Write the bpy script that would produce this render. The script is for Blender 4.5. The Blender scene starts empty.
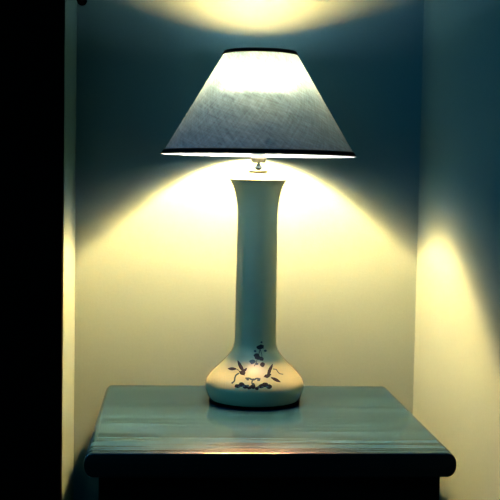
import bpy, bmesh, math, random
from mathutils import Vector, Matrix
from mathutils.bvhtree import BVHTree

random.seed(4)
SC = bpy.context.scene
COL = SC.collection
PI = math.pi

# ------------------------------------------------------------------ layout
HT = 0.55                         # height of the table top above the floor
D = 0.141                         # lamp axis to back wall (the wall is the plane Y = 0)
WL, WR = -0.2673, 0.2617          # left and right side walls of the recess
TX0, TX1 = -0.2081, 0.2070        # table top
TY0, TY1 = -0.4415, -0.0180
CAM = Vector((-0.1223, -1.7167, HT + 0.32))
YAW, PITCH, ROLL, FPX = 4.0818, -3.7456, 1.0215, 1117.0
ROOM_F = -2.6                     # how far the room runs towards the viewer
CEIL = 2.45


# ------------------------------------------------------------------ helpers
def obj(name, bm, mats, parent=None, smooth=True, loc=None):
    me = bpy.data.meshes.new(name)
    bmesh.ops.recalc_face_normals(bm, faces=bm.faces)
    bm.to_mesh(me)
    bm.free()
    if smooth:
        for p in me.polygons:
            p.use_smooth = True
    for m in (mats if isinstance(mats, (list, tuple)) else [mats]):
        me.materials.append(m)
    o = bpy.data.objects.new(name, me)
    COL.objects.link(o)
    if parent is not None:
        o.parent = parent
    if loc is not None:
        o.location = loc
    return o


def thing(name, label, cat, loc):
    o = bpy.data.objects.new(name, None)
    o.empty_display_size = 0.05
    COL.objects.link(o)
    o.location = loc
    o['label'] = label
    o['category'] = cat
    return o


def struct(name, bm, m):
    o = obj(name, bm, m, smooth=False)
    o['kind'] = 'structure'
    return o


def add_box(bm, x0, x1, y0, y1, z0, z1):
    vs = [bm.verts.new((x, y, z)) for z in (z0, z1) for y in (y0, y1) for x in (x0, x1)]
    for f in ((0, 2, 3, 1), (4, 5, 7, 6), (0, 1, 5, 4), (2, 6, 7, 3), (0, 4, 6, 2), (1, 3, 7, 5)):
        bm.faces.new([vs[i] for i in f])
    return vs


def box(*a, bevel=0.0, seg=3):
    bm = bmesh.new()
    add_box(bm, *a)
    if bevel:
        bmesh.ops.bevel(bm, geom=list(bm.edges), offset=bevel, segments=seg, profile=0.5, affect='EDGES')
    return bm


def add_lathe(bm, prof, n=96, closed=False, M=None):
    """prof: list of (r, z); r = 0 closes to a pole."""
    rings = []
    for r, z in prof:
        if r < 1e-7:
            p = Vector((0, 0, z))
            rings.append([bm.verts.new(M @ p if M else p)])
        else:
            ring = []
            for i in range(n):
                a = 2 * PI * i / n
                p = Vector((r * math.cos(a), r * math.sin(a), z))
                ring.append(bm.verts.new(M @ p if M else p))
            rings.append(ring)
    pairs = list(zip(rings, rings[1:]))
    if closed:
        pairs.append((rings[-1], rings[0]))
    for A, B in pairs:
        for i in range(n):
            j = (i + 1) % n
            if len(A) == 1 and len(B) == 1:
                continue
            if len(A) == 1:
                bm.faces.new((A[0], B[i], B[j]))
            elif len(B) == 1:
                bm.faces.new((A[i], A[j], B[0]))
            else:
                bm.faces.new((A[i], A[j], B[j], B[i]))
    return bm


def lathe(prof, n=96, closed=False, M=None):
    return add_lathe(bmesh.new(), prof, n, closed, M)


def add_tube(bm, p0, p1, r, n=10):
    p0, p1 = Vector(p0), Vector(p1)
    d = p1 - p0
    M = Matrix.Translation(p0) @ d.to_track_quat('Z', 'Y').to_matrix().to_4x4()
    add_lathe(bm, [(0, 0), (r, 0), (r, d.length), (0, d.length)], n, M=M)


def smooth_profile(pts, step=6):
    """Catmull-Rom through (r, z) points."""
    out = []
    P = [pts[0]] + list(pts) + [pts[-1]]
    for k in range(1, len(P) - 2):
        p0, p1, p2, p3 = P[k - 1], P[k], P[k + 1], P[k + 2]
        for s in range(step):
            t = s / step
            q = []
            for c in (0, 1):
                q.append(0.5 * (2 * p1[c] + (p2[c] - p0[c]) * t
                                + (2 * p0[c] - 5 * p1[c] + 4 * p2[c] - p3[c]) * t * t
                                + (3 * p1[c] - p0[c] - 3 * p2[c] + p3[c]) * t ** 3))
            out.append((max(q[0], 0.0), q[1]))
    out.append(pts[-1])
    return out


# ------------------------------------------------------------------ materials
def mat(name, col, rough=0.5, spec=0.5, metal=0.0, coat=0.0):
    m = bpy.data.materials.new(name)
    m.use_nodes = True
    b = m.node_tree.nodes['Principled BSDF']
    b.inputs['Base Color'].default_value = (*col, 1)
    b.inputs['Roughness'].default_value = rough
    b.inputs['Specular IOR Level'].default_value = spec
    b.inputs['Metallic'].default_value = metal
    b.inputs['Coat Weight'].default_value = coat
    return m


def N(m, t, **kw):
    n = m.node_tree.nodes.new(t)
    for k, v in kw.items():
        setattr(n, k, v)
    return n


def L(m, a, b):
    m.node_tree.links.new(a, b)


def wall_paint(name, col):
    m = mat(name, col, rough=0.8, spec=0.0)
    b = m.node_tree.nodes['Principled BSDF']
    tc = N(m, 'ShaderNodeTexCoord')
    n1 = N(m, 'ShaderNodeTexNoise')
    n1.inputs['Scale'].default_value = 420
    n1.inputs['Detail'].default_value = 3
    L(m, tc.outputs['Object'], n1.inputs['Vector'])
    bp = N(m, 'ShaderNodeBump')
    bp.inputs['Strength'].default_value = 0.12
    bp.inputs['Distance'].default_value = 0.001
    L(m, n1.outputs['Fac'], bp.inputs['Height'])
    L(m, bp.outputs['Normal'], b.inputs['Normal'])
    n2 = N(m, 'ShaderNodeTexNoise')
    n2.inputs['Scale'].default_value = 300
    n2.inputs['Detail'].default_value = 4
    L(m, tc.outputs['Object'], n2.inputs['Vector'])
    mx = N(m, 'ShaderNodeMix', data_type='RGBA')
    L(m, n2.outputs['Fac'], mx.inputs['Factor'])
    mx.inputs['A'].default_value = (*[c * 0.93 for c in col], 1)
    mx.inputs['B'].default_value = (*[min(1, c * 1.07) for c in col], 1)
    L(m, mx.outputs['Result'], b.inputs['Base Color'])
    return m


def wood(name, dark, light, rough, spec=0.5):
    m = mat(name, light, rough=rough, spec=spec)
    b = m.node_tree.nodes['Principled BSDF']
    tc = N(m, 'ShaderNodeTexCoord')
    mp = N(m, 'ShaderNodeMapping')
    mp.inputs['Scale'].default_value = (1.8, 60.0, 60.0)      # grain runs along X
    L(m, tc.outputs['Object'], mp.inputs['Vector'])
    n1 = N(m, 'ShaderNodeTexNoise')
    n1.inputs['Scale'].default_value = 1.6
    n1.inputs['Detail'].default_value = 6
    n1.inputs['Roughness'].default_value = 0.65
    n1.inputs['Distortion'].default_value = 0.15
    L(m, mp.outputs['Vector'], n1.inputs['Vector'])
    cr = N(m, 'ShaderNodeValToRGB')
    cr.color_ramp.elements[0].position = 0.41
    cr.color_ramp.elements[0].color = (*dark, 1)
    cr.color_ramp.elements[1].position = 0.57
    cr.color_ramp.elements[1].color = (*light, 1)
    L(m, n1.outputs['Fac'], cr.inputs['Fac'])
    L(m, cr.outputs['Color'], b.inputs['Base Color'])
    mr = N(m, 'ShaderNodeMapRange')
    mr.inputs['To Min'].default_value = rough * 1.35
    mr.inputs['To Max'].default_value = rough * 0.7
    L(m, n1.outputs['Fac'], mr.inputs['Value'])
    L(m, mr.outputs['Result'], b.inputs['Roughness'])
    bp = N(m, 'ShaderNodeBump')
    bp.inputs['Strength'].default_value = 0.03
    bp.inputs['Distance'].default_value = 0.0004
    L(m, n1.outputs['Fac'], bp.inputs['Height'])
    L(m, bp.outputs['Normal'], b.inputs['Normal'])
    return m


def shade_fabric():
    """Linen outside, white lining inside; lets part of the bulb's light through."""
    m = bpy.data.materials.new('blue_grey_linen_shade')
    m.use_nodes = True
    nt = m.node_tree
    nt.nodes.clear()
    out = N(m, 'ShaderNodeOutputMaterial')
    uv = N(m, 'ShaderNodeUVMap')
    threads = []
    for sc, rot in (((70, 7, 1), 0.42), ((5, 60, 1), 0.42), ((60, 6, 1), -0.5)):
        mp = N(m, 'ShaderNodeMapping')
        mp.inputs['Rotation'].default_value = (0, 0, rot)
        mp2 = N(m, 'ShaderNodeMapping')
        mp2.inputs['Scale'].default_value = sc
        L(m, uv.outputs['UV'], mp.inputs['Vector'])
        L(m, mp.outputs['Vector'], mp2.inputs['Vector'])
        n = N(m, 'ShaderNodeTexNoise')
        n.inputs['Scale'].default_value = 1.0
        n.inputs['Detail'].default_value = 3
        n.inputs['Roughness'].default_value = 0.6
        L(m, mp2.outputs['Vector'], n.inputs['Vector'])
        threads.append(n)
    a1 = N(m, 'ShaderNodeMath', operation='ADD')
    a2 = N(m, 'ShaderNodeMath', operation='ADD')
    L(m, threads[0].outputs['Fac'], a1.inputs[0])
    L(m, threads[1].outputs['Fac'], a1.inputs[1])
    L(m, a1.outputs[0], a2.inputs[0])
    L(m, threads[2].outputs['Fac'], a2.inputs[1])
    mr = N(m, 'ShaderNodeMapRange')
    mr.inputs['From Min'].default_value = 1.2
    mr.inputs['From Max'].default_value = 1.8
    L(m, a2.outputs[0], mr.inputs['Value'])
    ct = N(m, 'ShaderNodeMix', data_type='RGBA')
    ct.inputs['A'].default_value = SHADE_T0
    ct.inputs['B'].default_value = SHADE_T1
    L(m, mr.outputs['Result'], ct.inputs['Factor'])
    tr = N(m, 'ShaderNodeBsdfTranslucent')
    L(m, ct.outputs['Result'], tr.inputs['Color'])
    geo = N(m, 'ShaderNodeNewGeometry')
    cd = N(m, 'ShaderNodeMix', data_type='RGBA')
    co = N(m, 'ShaderNodeMix', data_type='RGBA')
    co.inputs['A'].default_value = [c * 0.7 for c in SHADE_OUT] + [1]
    co.inputs['B'].default_value = [c * 1.3 for c in SHADE_OUT] + [1]
    L(m, mr.outputs['Result'], co.inputs['Factor'])
    L(m, co.outputs['Result'], cd.inputs['A'])
    cd.inputs['B'].default_value = SHADE_IN
    L(m, geo.outputs['Backfacing'], cd.inputs['Factor'])
    df = N(m, 'ShaderNodeBsdfDiffuse')
    L(m, cd.outputs['Result'], df.inputs['Color'])
    ad = N(m, 'ShaderNodeAddShader')
    L(m, df.outputs[0], ad.inputs[0])
    L(m, tr.outputs[0], ad.inputs[1])
    rf = N(m, 'ShaderNodeBsdfRefraction')        # light that passes straight on through the weave
    rf.inputs['IOR'].default_value = 1.35
    rf.inputs['Roughness'].default_value = SHADE_FR
    cf = N(m, 'ShaderNodeMix', data_type='RGBA')
    cf.inputs['A'].default_value = [c * 0.75 for c in SHADE_F[:3]] + [1]
    cf.inputs['B'].default_value = [c * 1.25 for c in SHADE_F[:3]] + [1]
    L(m, mr.outputs['Result'], cf.inputs['Factor'])
    L(m, cf.outputs['Result'], rf.inputs['Color'])
    a3 = N(m, 'ShaderNodeAddShader')
    L(m, ad.outputs[0], a3.inputs[0])
    L(m, rf.outputs[0], a3.inputs[1])
    L(m, a3.outputs[0], out.inputs['Surface'])
    return m


def emitter(name, col, strength):
    m = bpy.data.materials.new(name)
    m.use_nodes = True
    b = m.node_tree.nodes['Principled BSDF']
    b.inputs['Base Color'].default_value = (0.8, 0.8, 0.8, 1)
    b.inputs['Emission Color'].default_value = (*col, 1)
    b.inputs['Emission Strength'].default_value = strength
    return m


# --- colours and light levels
BULB_COL, BULB_E = (1.0, 0.345, 0.086), 31500.0
FILL_COL, FILL_E, FILL_W = (0.0, 0.72, 1.0), 0.03, 1.30
SHADE_T0 = (0.00011, 0.00040, 0.00105, 1)
SHADE_T1 = (0.00042, 0.00132, 0.0031, 1)
SHADE_F = (0.00012, 0.00036, 0.0009)
SHADE_FR = 1.0
SHADE_OUT = (0.010, 0.05, 0.12)
SHADE_IN = (0.022, 0.061, 0.20, 1)

M_wall = wall_paint('off_white_wall_paint', (0.032, 0.076, 0.100))
M_dark = mat('flat_black', (0.0006, 0.0006, 0.0007), rough=0.9, spec=0.0)
M_carpet = mat('dark_carpet', (0.03, 0.035, 0.04), rough=1.0, spec=0.0)
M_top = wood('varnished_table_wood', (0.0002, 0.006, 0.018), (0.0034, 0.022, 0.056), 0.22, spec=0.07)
M_shaded_edge = wood('shaded_edge_wood', (0.0003, 0.001, 0.0016), (0.0006, 0.002, 0.003), 0.45, spec=0.03)
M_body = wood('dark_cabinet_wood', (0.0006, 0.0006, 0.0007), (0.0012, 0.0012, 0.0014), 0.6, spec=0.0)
M_cer = mat('cream_glazed_ceramic', (0.088, 0.145, 0.120), rough=0.13, spec=0.25)
M_ink = mat('dark_blue_flower_glaze', (0.0006, 0.004, 0.010), rough=0.4, spec=0.04)
M_ink2 = mat('blue_green_leaf_glaze', (0.003, 0.020, 0.035), rough=0.4, spec=0.04)
M_pad = mat('matt_black_base', (0.001, 0.001, 0.0012), rough=0.95, spec=0.0)
M_trim = mat('black_shade_trim', (0.0008, 0.0015, 0.003), rough=0.8, spec=0.02)
M_brass = mat('brass', (0.02, 0.04, 0.03), rough=0.35, metal=0.5)
M_stem = mat('dark_metal', (0.02, 0.05, 0.06), rough=0.3, spec=0.5)
M_sock = mat('cream_socket', (0.05, 0.085, 0.09), rough=0.35)
M_white = mat('white_cap', (0.12, 0.16, 0.17), rough=0.4)
M_shade = shade_fabric()
M_bulb = emitter('lit_bulb_glass', BULB_COL, BULB_E)
_g = N(M_bulb, 'ShaderNodeNewGeometry')              # frosted globe, brightest round its sides, dimmer at the crown
_x = N(M_bulb, 'ShaderNodeSeparateXYZ')
L(M_bulb, _g.outputs['Normal'], _x.inputs[0])
_r = N(M_bulb, 'ShaderNodeMapRange')
_r.inputs['From Min'].default_value = 0.1
_r.inputs['From Max'].default_value = 0.9
_r.inputs['To Min'].default_value = BULB_E
_r.inputs['To Max'].default_value = BULB_E * 0.22
L(M_bulb, _x.outputs['Z'], _r.inputs['Value'])
L(M_bulb, _r.outputs['Result'], M_bulb.node_tree.nodes['Principled BSDF'].inputs['Emission Strength'])
M_neck = emitter('frosted_bulb_neck', BULB_COL, BULB_E)      # fades from the globe down to the cap
_t = N(M_neck, 'ShaderNodeTexCoord')
_x = N(M_neck, 'ShaderNodeSeparateXYZ')
L(M_neck, _t.outputs['Generated'], _x.inputs[0])
_p = N(M_neck, 'ShaderNodeMath', operation='POWER')
_p.inputs[1].default_value = 3.0
L(M_neck, _x.outputs['Z'], _p.inputs[0])
_r = N(M_neck, 'ShaderNodeMapRange')
_r.inputs['To Min'].default_value = BULB_E * 0.005
_r.inputs['To Max'].default_value = BULB_E * 0.11
L(M_neck, _p.outputs[0], _r.inputs['Value'])
L(M_neck, _r.outputs['Result'], M_neck.node_tree.nodes['Principled BSDF'].inputs['Emission Strength'])
M_wire = mat('white_wire', (0.7, 0.7, 0.68), rough=0.4)

# ------------------------------------------------------------------ room
T = 0.08
LW_END = -0.186                      # where the left wall of the recess stops
struct('floor', box(-2.4, WR + T, ROOM_F, T, -0.06, 0.0), M_carpet)
struct('wall_back', box(WL - T, WR + T, 0.0, T, 0.0, CEIL), M_wall)
struct('wall_right', box(WR, WR + T, ROOM_F, 0.0, 0.0, CEIL), M_wall)
struct('wall_left', box(WL - T, WL, LW_END, 0.0, 0.0, CEIL), M_wall)
struct('wall_left_front', box(-2.4, WL - 0.0005, LW_END - 0.02, LW_END, 0.0, CEIL), M_dark)  # face beside the recess, coloured flat black

# ------------------------------------------------------------------ bedside table
table = thing('bedside_table', 'dark glossy wooden bedside table with rounded edges under the lit lamp', 'table',
              ((TX0 + TX1) / 2, (TY0 + TY1) / 2, 0.0))
tw, td = (TX1 - TX0), (TY1 - TY0)
TH = 0.029


def tabletop_bm():
    """Slab with half-round left and right edges, a flat front and small eased arrises."""
    bm = bmesh.new()
    r, bulge, ns = TH / 2, 0.0105, 14
    prof = []
    for k in range(ns + 1):
        a = PI / 2 - PI * k / ns
        prof.append((tw / 2 + bulge * math.cos(a), HT - r + r * math.sin(a)))
    prof += [(-x, z) for x, z in reversed(prof)]
    hy = td / 2
    e = 0.0016
    cx, cz = 0.0, HT - r

    def ring(y, inset):
        return [bm.verts.new((x * (1 - inset / (tw / 2)), y, cz + (z - cz) * (1 - inset / r))) for x, z in prof]
    rings = [ring(-hy, e), ring(-hy + e * 0.3, e * 0.3), ring(-hy + e, 0), ring(hy - 0.006, 0), ring(hy - 0.002, 0.002), ring(hy, 0.006)]
    n = len(prof)
    for A, B in zip(rings, rings[1:]):
        for i in range(n):
            j = (i + 1) % n
            bm.faces.new((A[i], A[j], B[j], B[i]))
    bm.faces.new(rings[0])
    bm.faces.new(list(reversed(rings[-1])))
    return bm


top = obj('tabletop', tabletop_bm(), [M_top, M_shaded_edge], table)
for p in top.data.polygons:                     # shade of the unlit edges put into their wood colour
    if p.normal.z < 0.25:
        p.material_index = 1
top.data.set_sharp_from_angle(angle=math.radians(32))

bx, by = tw / 2 - 0.006, td / 2 - 0.012
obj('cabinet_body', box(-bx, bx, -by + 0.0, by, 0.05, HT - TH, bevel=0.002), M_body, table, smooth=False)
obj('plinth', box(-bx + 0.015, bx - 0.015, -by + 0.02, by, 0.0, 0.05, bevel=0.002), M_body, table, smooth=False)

# ------------------------------------------------------------------ table lamp
lamp = thing('table_lamp', 'lit table lamp with white ceramic vase base and flared fabric shade', 'lamp', (0, -D, HT))

prof = [(0.0630, 0.0045), (0.0648, 0.0058), (0.0674, 0.0105), (0.0697, 0.0180), (0.0706, 0.0240), (0.0700, 0.0300),
        (0.0676, 0.0360), (0.0632, 0.0420), (0.0570, 0.0485), (0.0500, 0.0550), (0.0432, 0.0615), (0.0375, 0.0680),
        (0.0331, 0.0745), (0.0308, 0.0810), (0.0300, 0.0880), (0.0297, 0.1000), (0.0294, 0.1500), (0.0290, 0.2100),
        (0.0288, 0.2500), (0.0290, 0.2680), (0.0298, 0.2820), (0.0322, 0.2955), (0.0360, 0.3075), (0.0394, 0.3135),
        (0.0408, 0.3152)]
sp = smooth_profile(prof, 5)
full = [(0.0, 0.0045)] + sp + [(0.0409, 0.3160), (0.0400, 0.3165), (0.0340, 0.3135), (0.0290, 0.3105), (0.0, 0.3100)]
vb = lathe(full, 160)
vb.normal_update()
bvh = BVHTree.FromBMesh(vb)

# flower motif, drawn on the front of the belly (u across, v up; centimetres from the motif's middle)
def px(x, y):
    return ((x - 253.2) / 7.09, (375.0 - y) / 7.09)


SH = []          # (polygon in px-like motif units, material index)


def leaf(x0, y0, x1, y1, w, mi, n=6, bend=0.0):
    dx, dy = x1 - x0, y1 - y0
    l = math.hypot(dx, dy)
    nx, ny = -dy / l, dx / l
    up, dn = [], []
    for k in range(n + 1):
        t = k / n
        c = bend * math.sin(PI * t)
        hw = 0.5 * w * (math.sin(PI * min(1, t * 0.94 + 0.03)) ** 0.8)
        cx, cy = x0 + dx * t + nx * c, y0 + dy * t + ny * c
        up.append((cx + nx * hw, cy + ny * hw))
        dn.append((cx - nx * hw, cy - ny * hw))
    for k in range(n):
        SH.append(([up[k], up[k + 1], dn[k + 1], dn[k]], mi))


def blob(x, y, rx, ry, mi, n=9, j=0.22):
    pts = [(x + rx * (1 + random.uniform(-j, j)) * math.cos(2 * PI * k / n),
            y + ry * (1 + random.uniform(-j, j)) * math.sin(2 * PI * k / n)) for k in range(n)]
    for k in range(n):
        SH.append(([(x, y), pts[k], pts[(k + 1) % n]], mi))


def stroke(pts, w, mi):
    for (a, b) in zip(pts, pts[1:]):
        dx, dy = b[0] - a[0], b[1] - a[1]
        l = math.hypot(dx, dy) or 1
        nx, ny = -dy / l * w / 2, dx / l * w / 2
        SH.append(([(a[0] + nx, a[1] + ny), (b[0] + nx, b[1] + ny), (b[0] - nx, b[1] - ny), (a[0] - nx, a[1] - ny)], mi))


def Z(x, y):                         # from the close-up crop to motif units
    return (215 + x / 6.25, 340 + y / 6.25)


def zl(x0, y0, x1, y1, w, mi, bend=0.0):
    leaf(*Z(x0, y0), *Z(x1, y1), w / 6.25, mi, bend=bend / 6.25)


def zb(x, y, rx, ry, mi):
    blob(*Z(x, y), rx / 6.25, ry / 6.25, mi)


# spray of blossoms rising up the middle
zb(283, 44, 24, 15, 1); zb(290, 14, 7, 6, 2); zb(250, 70, 8, 8, 2); zb(314, 68, 9, 8, 2)
zl(268, 40, 305, 52, 14, 1)
zb(262, 102, 20, 17, 1); zb(290, 118, 15, 16, 1); zb(272, 112, 14, 12, 1)
zb(234, 138, 19, 15, 2); zb(297, 155, 15, 14, 1); zb(262, 150, 9, 9, 2)
stroke([Z(283, 50), Z(276, 80), Z(268, 108), Z(258, 140), Z(246, 165)], 0.7, 1)
stroke([Z(283, 60), Z(292, 90), Z(294, 120)], 0.6, 2)
# left flower with spiky petals, leaf and curling stem
zl(142, 128, 176, 200, 22, 1); zl(158, 150, 180, 205, 18, 1); zl(200, 176, 172, 205, 16, 1)
zb(172, 206, 17, 15, 1); zl(150, 196, 175, 210, 14, 1); zl(186, 222, 165, 205, 10, 1)
zl(80, 180, 136, 182, 20, 1); stroke([Z(136, 184), Z(152, 192)], 0.6, 1)
stroke([Z(150, 208), Z(130, 222), Z(124, 240), Z(122, 258), Z(104, 272)], 1.5, 2)
# right flower
zl(360, 150, 326, 222, 20, 1); zl(344, 172, 330, 222, 16, 1); zl(352, 214, 322, 226, 14, 1)
zb(326, 226, 18, 12, 1); zl(304, 232, 330, 222, 12, 1); zl(350, 196, 326, 224, 10, 1)
stroke([Z(362, 182), Z(382, 184), Z(392, 200), Z(404, 212), Z(426, 215)], 0.9, 2)
zl(348, 234, 410, 264, 20, 1)
# short twig below the middle and the ground of flowers at the foot
stroke([Z(190, 240), Z(215, 240), Z(238, 252), Z(262, 240), Z(284, 246)], 1.6, 2)
stroke([Z(234, 250), Z(230, 270), Z(240, 285)], 1.3, 2)
zb(205, 248, 9, 6, 2); zb(272, 252, 10, 7, 2); zb(240, 246, 8, 6, 2)
for (x, y, rx, ry) in ((140, 288, 20, 14), (165, 280, 20, 14), (192, 292, 17, 14), (215, 300, 12, 10), (238, 290, 18, 16),
                       (262, 302, 13, 10), (285, 290, 18, 14), (312, 280, 20, 15), (338, 292, 18, 14)):
    zb(x, y, rx, ry, 1)
for (x, y) in ((152, 292), (178, 290), (205, 286), (240, 276), (272, 294), (298, 294), (326, 294)):
    zb(x, y, 9, 6, 2)

# the motif lies on the glaze: each stroke follows the belly's curve
yaw, pitch, roll = (math.radians(a) for a in (YAW, PITCH, ROLL))
FW = Vector((math.sin(yaw) * math.cos(pitch), math.cos(yaw) * math.cos(pitch), math.sin(pitch)))
RT = FW.cross(Vector((0, 0, 1))).normalized()
UP = RT.cross(FW)
cr, sr = math.cos(roll), math.sin(roll)
RT2, UP2 = cr * RT + sr * UP, cr * UP - sr * RT
eye = CAM - Vector((0, -D, HT))


def on_glaze(x, y):
    d = (FW * FPX + RT2 * (x - 250) - UP2 * (y - 250)).normalized()
    hit, nrm, idx, dist = bvh.ray_cast(eye, d)
    if hit is None:
        return None
    if nrm.dot(d) > 0:
        nrm = -nrm
    return hit + nrm.normalized() * 0.00035


nv0 = len(vb.faces)
for poly, mi in SH:
    ps = [on_glaze(*p) for p in poly]
    if any(p is None for p in ps):
        continue
    try:
        f = vb.faces.new([vb.verts.new(p) for p in ps])
        f.material_index = mi
    except ValueError:
        pass
vase = obj('vase_base', vb, [M_cer, M_ink, M_ink2], lamp)
vase['label'] = 'white glazed ceramic base with blue flower motif'

obj('base_pad', lathe([(0, 0.0), (0.0645, 0.0), (0.0650, 0.0010), (0.0645, 0.0040), (0.0630, 0.0046), (0, 0.0046)], 96), M_pad, lamp)  # thin black disc under the vase
# neck cap, washer, stem, socket
obj('neck_cap', lathe(smooth_profile([(0.0290, 0.3100), (0.0275, 0.3145), (0.0235, 0.3195), (0.0160, 0.3240), (0.0080, 0.3262), (0.0, 0.3265)], 4), 64), M_white, lamp)
obj('washer', lathe([(0, 0.3263), (0.0128, 0.3263), (0.0134, 0.3269), (0.0134, 0.3287), (0.0128, 0.3293), (0, 0.3293)], 48), M_brass, lamp)
obj('stem', lathe([(0, 0.3293), (0.0036, 0.3293), (0.0036, 0.3318), (0.0060, 0.3322), (0.0062, 0.3334), (0.0050, 0.3346), (0.0030, 0.3370), (0.0022, 0.3392), (0.0022, 0.3402), (0, 0.3402)], 40), M_stem, lamp)
obj('socket', lathe([(0, 0.3400), (0.0080, 0.3400), (0.0096, 0.3410), (0.0100, 0.3425), (0.0100, 0.3440), (0.0107, 0.3443),
                     (0.0107, 0.3475), (0.0102, 0.3480), (0.0102, 0.3650), (0.0140, 0.3655), (0.0140, 0.3680), (0.0, 0.3680)], 48), M_sock, lamp)
# bulb
BA, BB, BZ = 0.0415, 0.0240, 0.4480             # squat mushroom-shaped globe
k0 = math.radians(-19)
bp = [(BA * math.cos(a), BZ + BB * math.sin(a)) for a in [k0 + (PI / 2 - k0) * k / 24 for k in range(24)]] + [(0.0, BZ + BB)]
zc = bp[0][1]
bulb = obj('light_bulb', lathe([(0, zc)] + bp, 64), M_bulb, lamp)
bulb['label'] = 'glowing bulb globe'
obj('bulb_neck', lathe([(0, 0.3682), (0.0122, 0.3682)] + smooth_profile([(0.0124, 0.3700), (0.0130, 0.3830), (0.0160, 0.3980), (0.0220, 0.4120), (0.0290, 0.4250), (bp[0][0] - 0.0002, zc - 0.0003)], 4) + [(0, zc - 0.0003)], 48), M_neck, lamp)

# shade
RB, ZB, RTp, ZT = 0.1363, 0.3502, 0.0498, 0.4944
sb = bmesh.new()
n, nz = 128, 24
uvl = sb.loops.layers.uv.new('UVMap')
grid = []
for k in range(nz + 1):
    t = k / nz
    r, z = RB + (RTp - RB) * t, ZB + (ZT - ZB) * t
    grid.append([sb.verts.new((r * math.cos(2 * PI * i / n), r * math.sin(2 * PI * i / n), z)) for i in range(n)])
for k in range(nz):
    for i in range(n):
        j = (i + 1) % n
        f = sb.faces.new((grid[k][i], grid[k][j], grid[k + 1][j], grid[k + 1][i]))
        for lp, (a, b) in zip(f.loops, ((i, k), (i + 1, k), (i + 1, k + 1), (i, k + 1))):
            lp[uvl].uv = (a / n * 3.2, b / nz)
shade = obj('lamp_shade', sb, M_shade, lamp)
shade['label'] = 'tapered linen shade glowing white near the top'
sl = (RB - RTp) / (ZT - ZB)


def band(z0, z1, th):
    def R(z):
        return RB - sl * (z - ZB)
    e = 0.0004
    return lathe([(R(z0) + e, z0), (R(z0) + e + th, z0 + 0.0003), (R(z1) + e + th, z1 - 0.0003), (R(z1) + e, z1)], 128, closed=True)


obj('bottom_trim', band(ZB - 0.0002, ZB + 0.0066, 0.0012), M_trim, shade)
obj('top_trim', band(ZT - 0.0045, ZT + 0.0012, 0.0012), M_trim, shade)
# wire fitter that carries the shade from the socket
wb = bmesh.new()
add_lathe(wb, [(0.0142 + 0.0012 * math.cos(a), 0.3672 + 0.0012 * math.sin(a)) for a in [2 * PI * k / 8 for k in range(8)]], 48, closed=True)
for k in range(3):
    a = 2 * PI * k / 3 + 0.55
    c, s = math.cos(a), math.sin(a)
    add_tube(wb, (0.0150 * c, 0.0150 * s, 0.3672), (0.1215 * c, 0.1215 * s, 0.3735), 0.0011, 8)
obj('shade_fitter', wb, M_wire, lamp)

# ------------------------------------------------------------------ small dark peg high in the left corner
peg = thing('wall_peg', 'small black rounded peg high on the wall in the left corner', 'peg', (-0.2598, 0.0, HT + 0.5800))
Mx = Matrix.Rotation(PI / 2, 4, 'X')       # lathe axis towards the viewer
obj('peg_knob', lathe(smooth_profile([(0.0045, 0.0025), (0.0045, 0.010), (0.0062, 0.016), (0.0070, 0.022), (0.0062, 0.028), (0.0040, 0.031), (0.0, 0.032)], 4), 32, M=Mx), M_dark, peg)
obj('back_plate', lathe([(0, 0), (0.0075, 0), (0.0075, 0.002), (0.0065, 0.003), (0, 0.003)], 32, M=Mx), M_dark, peg)

# ------------------------------------------------------------------ light
w = bpy.data.worlds.new('dim_teal_fill')
SC.world = w
w.use_nodes = True
bg = w.node_tree.nodes['Background']
bg.inputs['Color'].default_value = (*FILL_COL, 1)
bg.inputs['Strength'].default_value = FILL_E

nt = w.node_tree                    # added teal fill, strongest from the viewer's left and a little above
tc = nt.nodes.new('ShaderNodeTexCoord')
dp = nt.nodes.new('ShaderNodeVectorMath')
dp.operation = 'DOT_PRODUCT'
dp.inputs[1].default_value = Vector((-0.62, -0.50, 0.60)).normalized()
nt.links.new(tc.outputs['Generated'], dp.inputs[0])
mr = nt.nodes.new('ShaderNodeMapRange')
mr.interpolation_type = 'SMOOTHSTEP'
mr.inputs['From Min'].default_value = 0.45
mr.inputs['From Max'].default_value = 1.0
mr.inputs['To Min'].default_value = FILL_E
mr.inputs['To Max'].default_value = FILL_W
nt.links.new(dp.outputs['Value'], mr.inputs['Value'])
nt.links.new(mr.outputs['Result'], bg.inputs['Strength'])

# ------------------------------------------------------------------ camera
cd = bpy.data.cameras.new('camera')
cam = bpy.data.objects.new('camera', cd)
COL.objects.link(cam)
R3 = Matrix((RT2, UP2, -FW)).transposed().to_4x4()
cam.matrix_world = Matrix.Translation(CAM) @ R3
cd.sensor_width = 36
cd.lens = FPX * 36 / 500
cd.clip_start = 0.01
SC.camera = cam

vs = SC.view_settings
vs.view_transform = 'Standard'
vs.look = 'None'
vs.gamma = 1
vs.exposure = 0.0
vs.use_curve_mapping = False
SC.cycles.use_denoising = True
SC.cycles.max_bounces = 10
SC.cycles.diffuse_bounces = 6
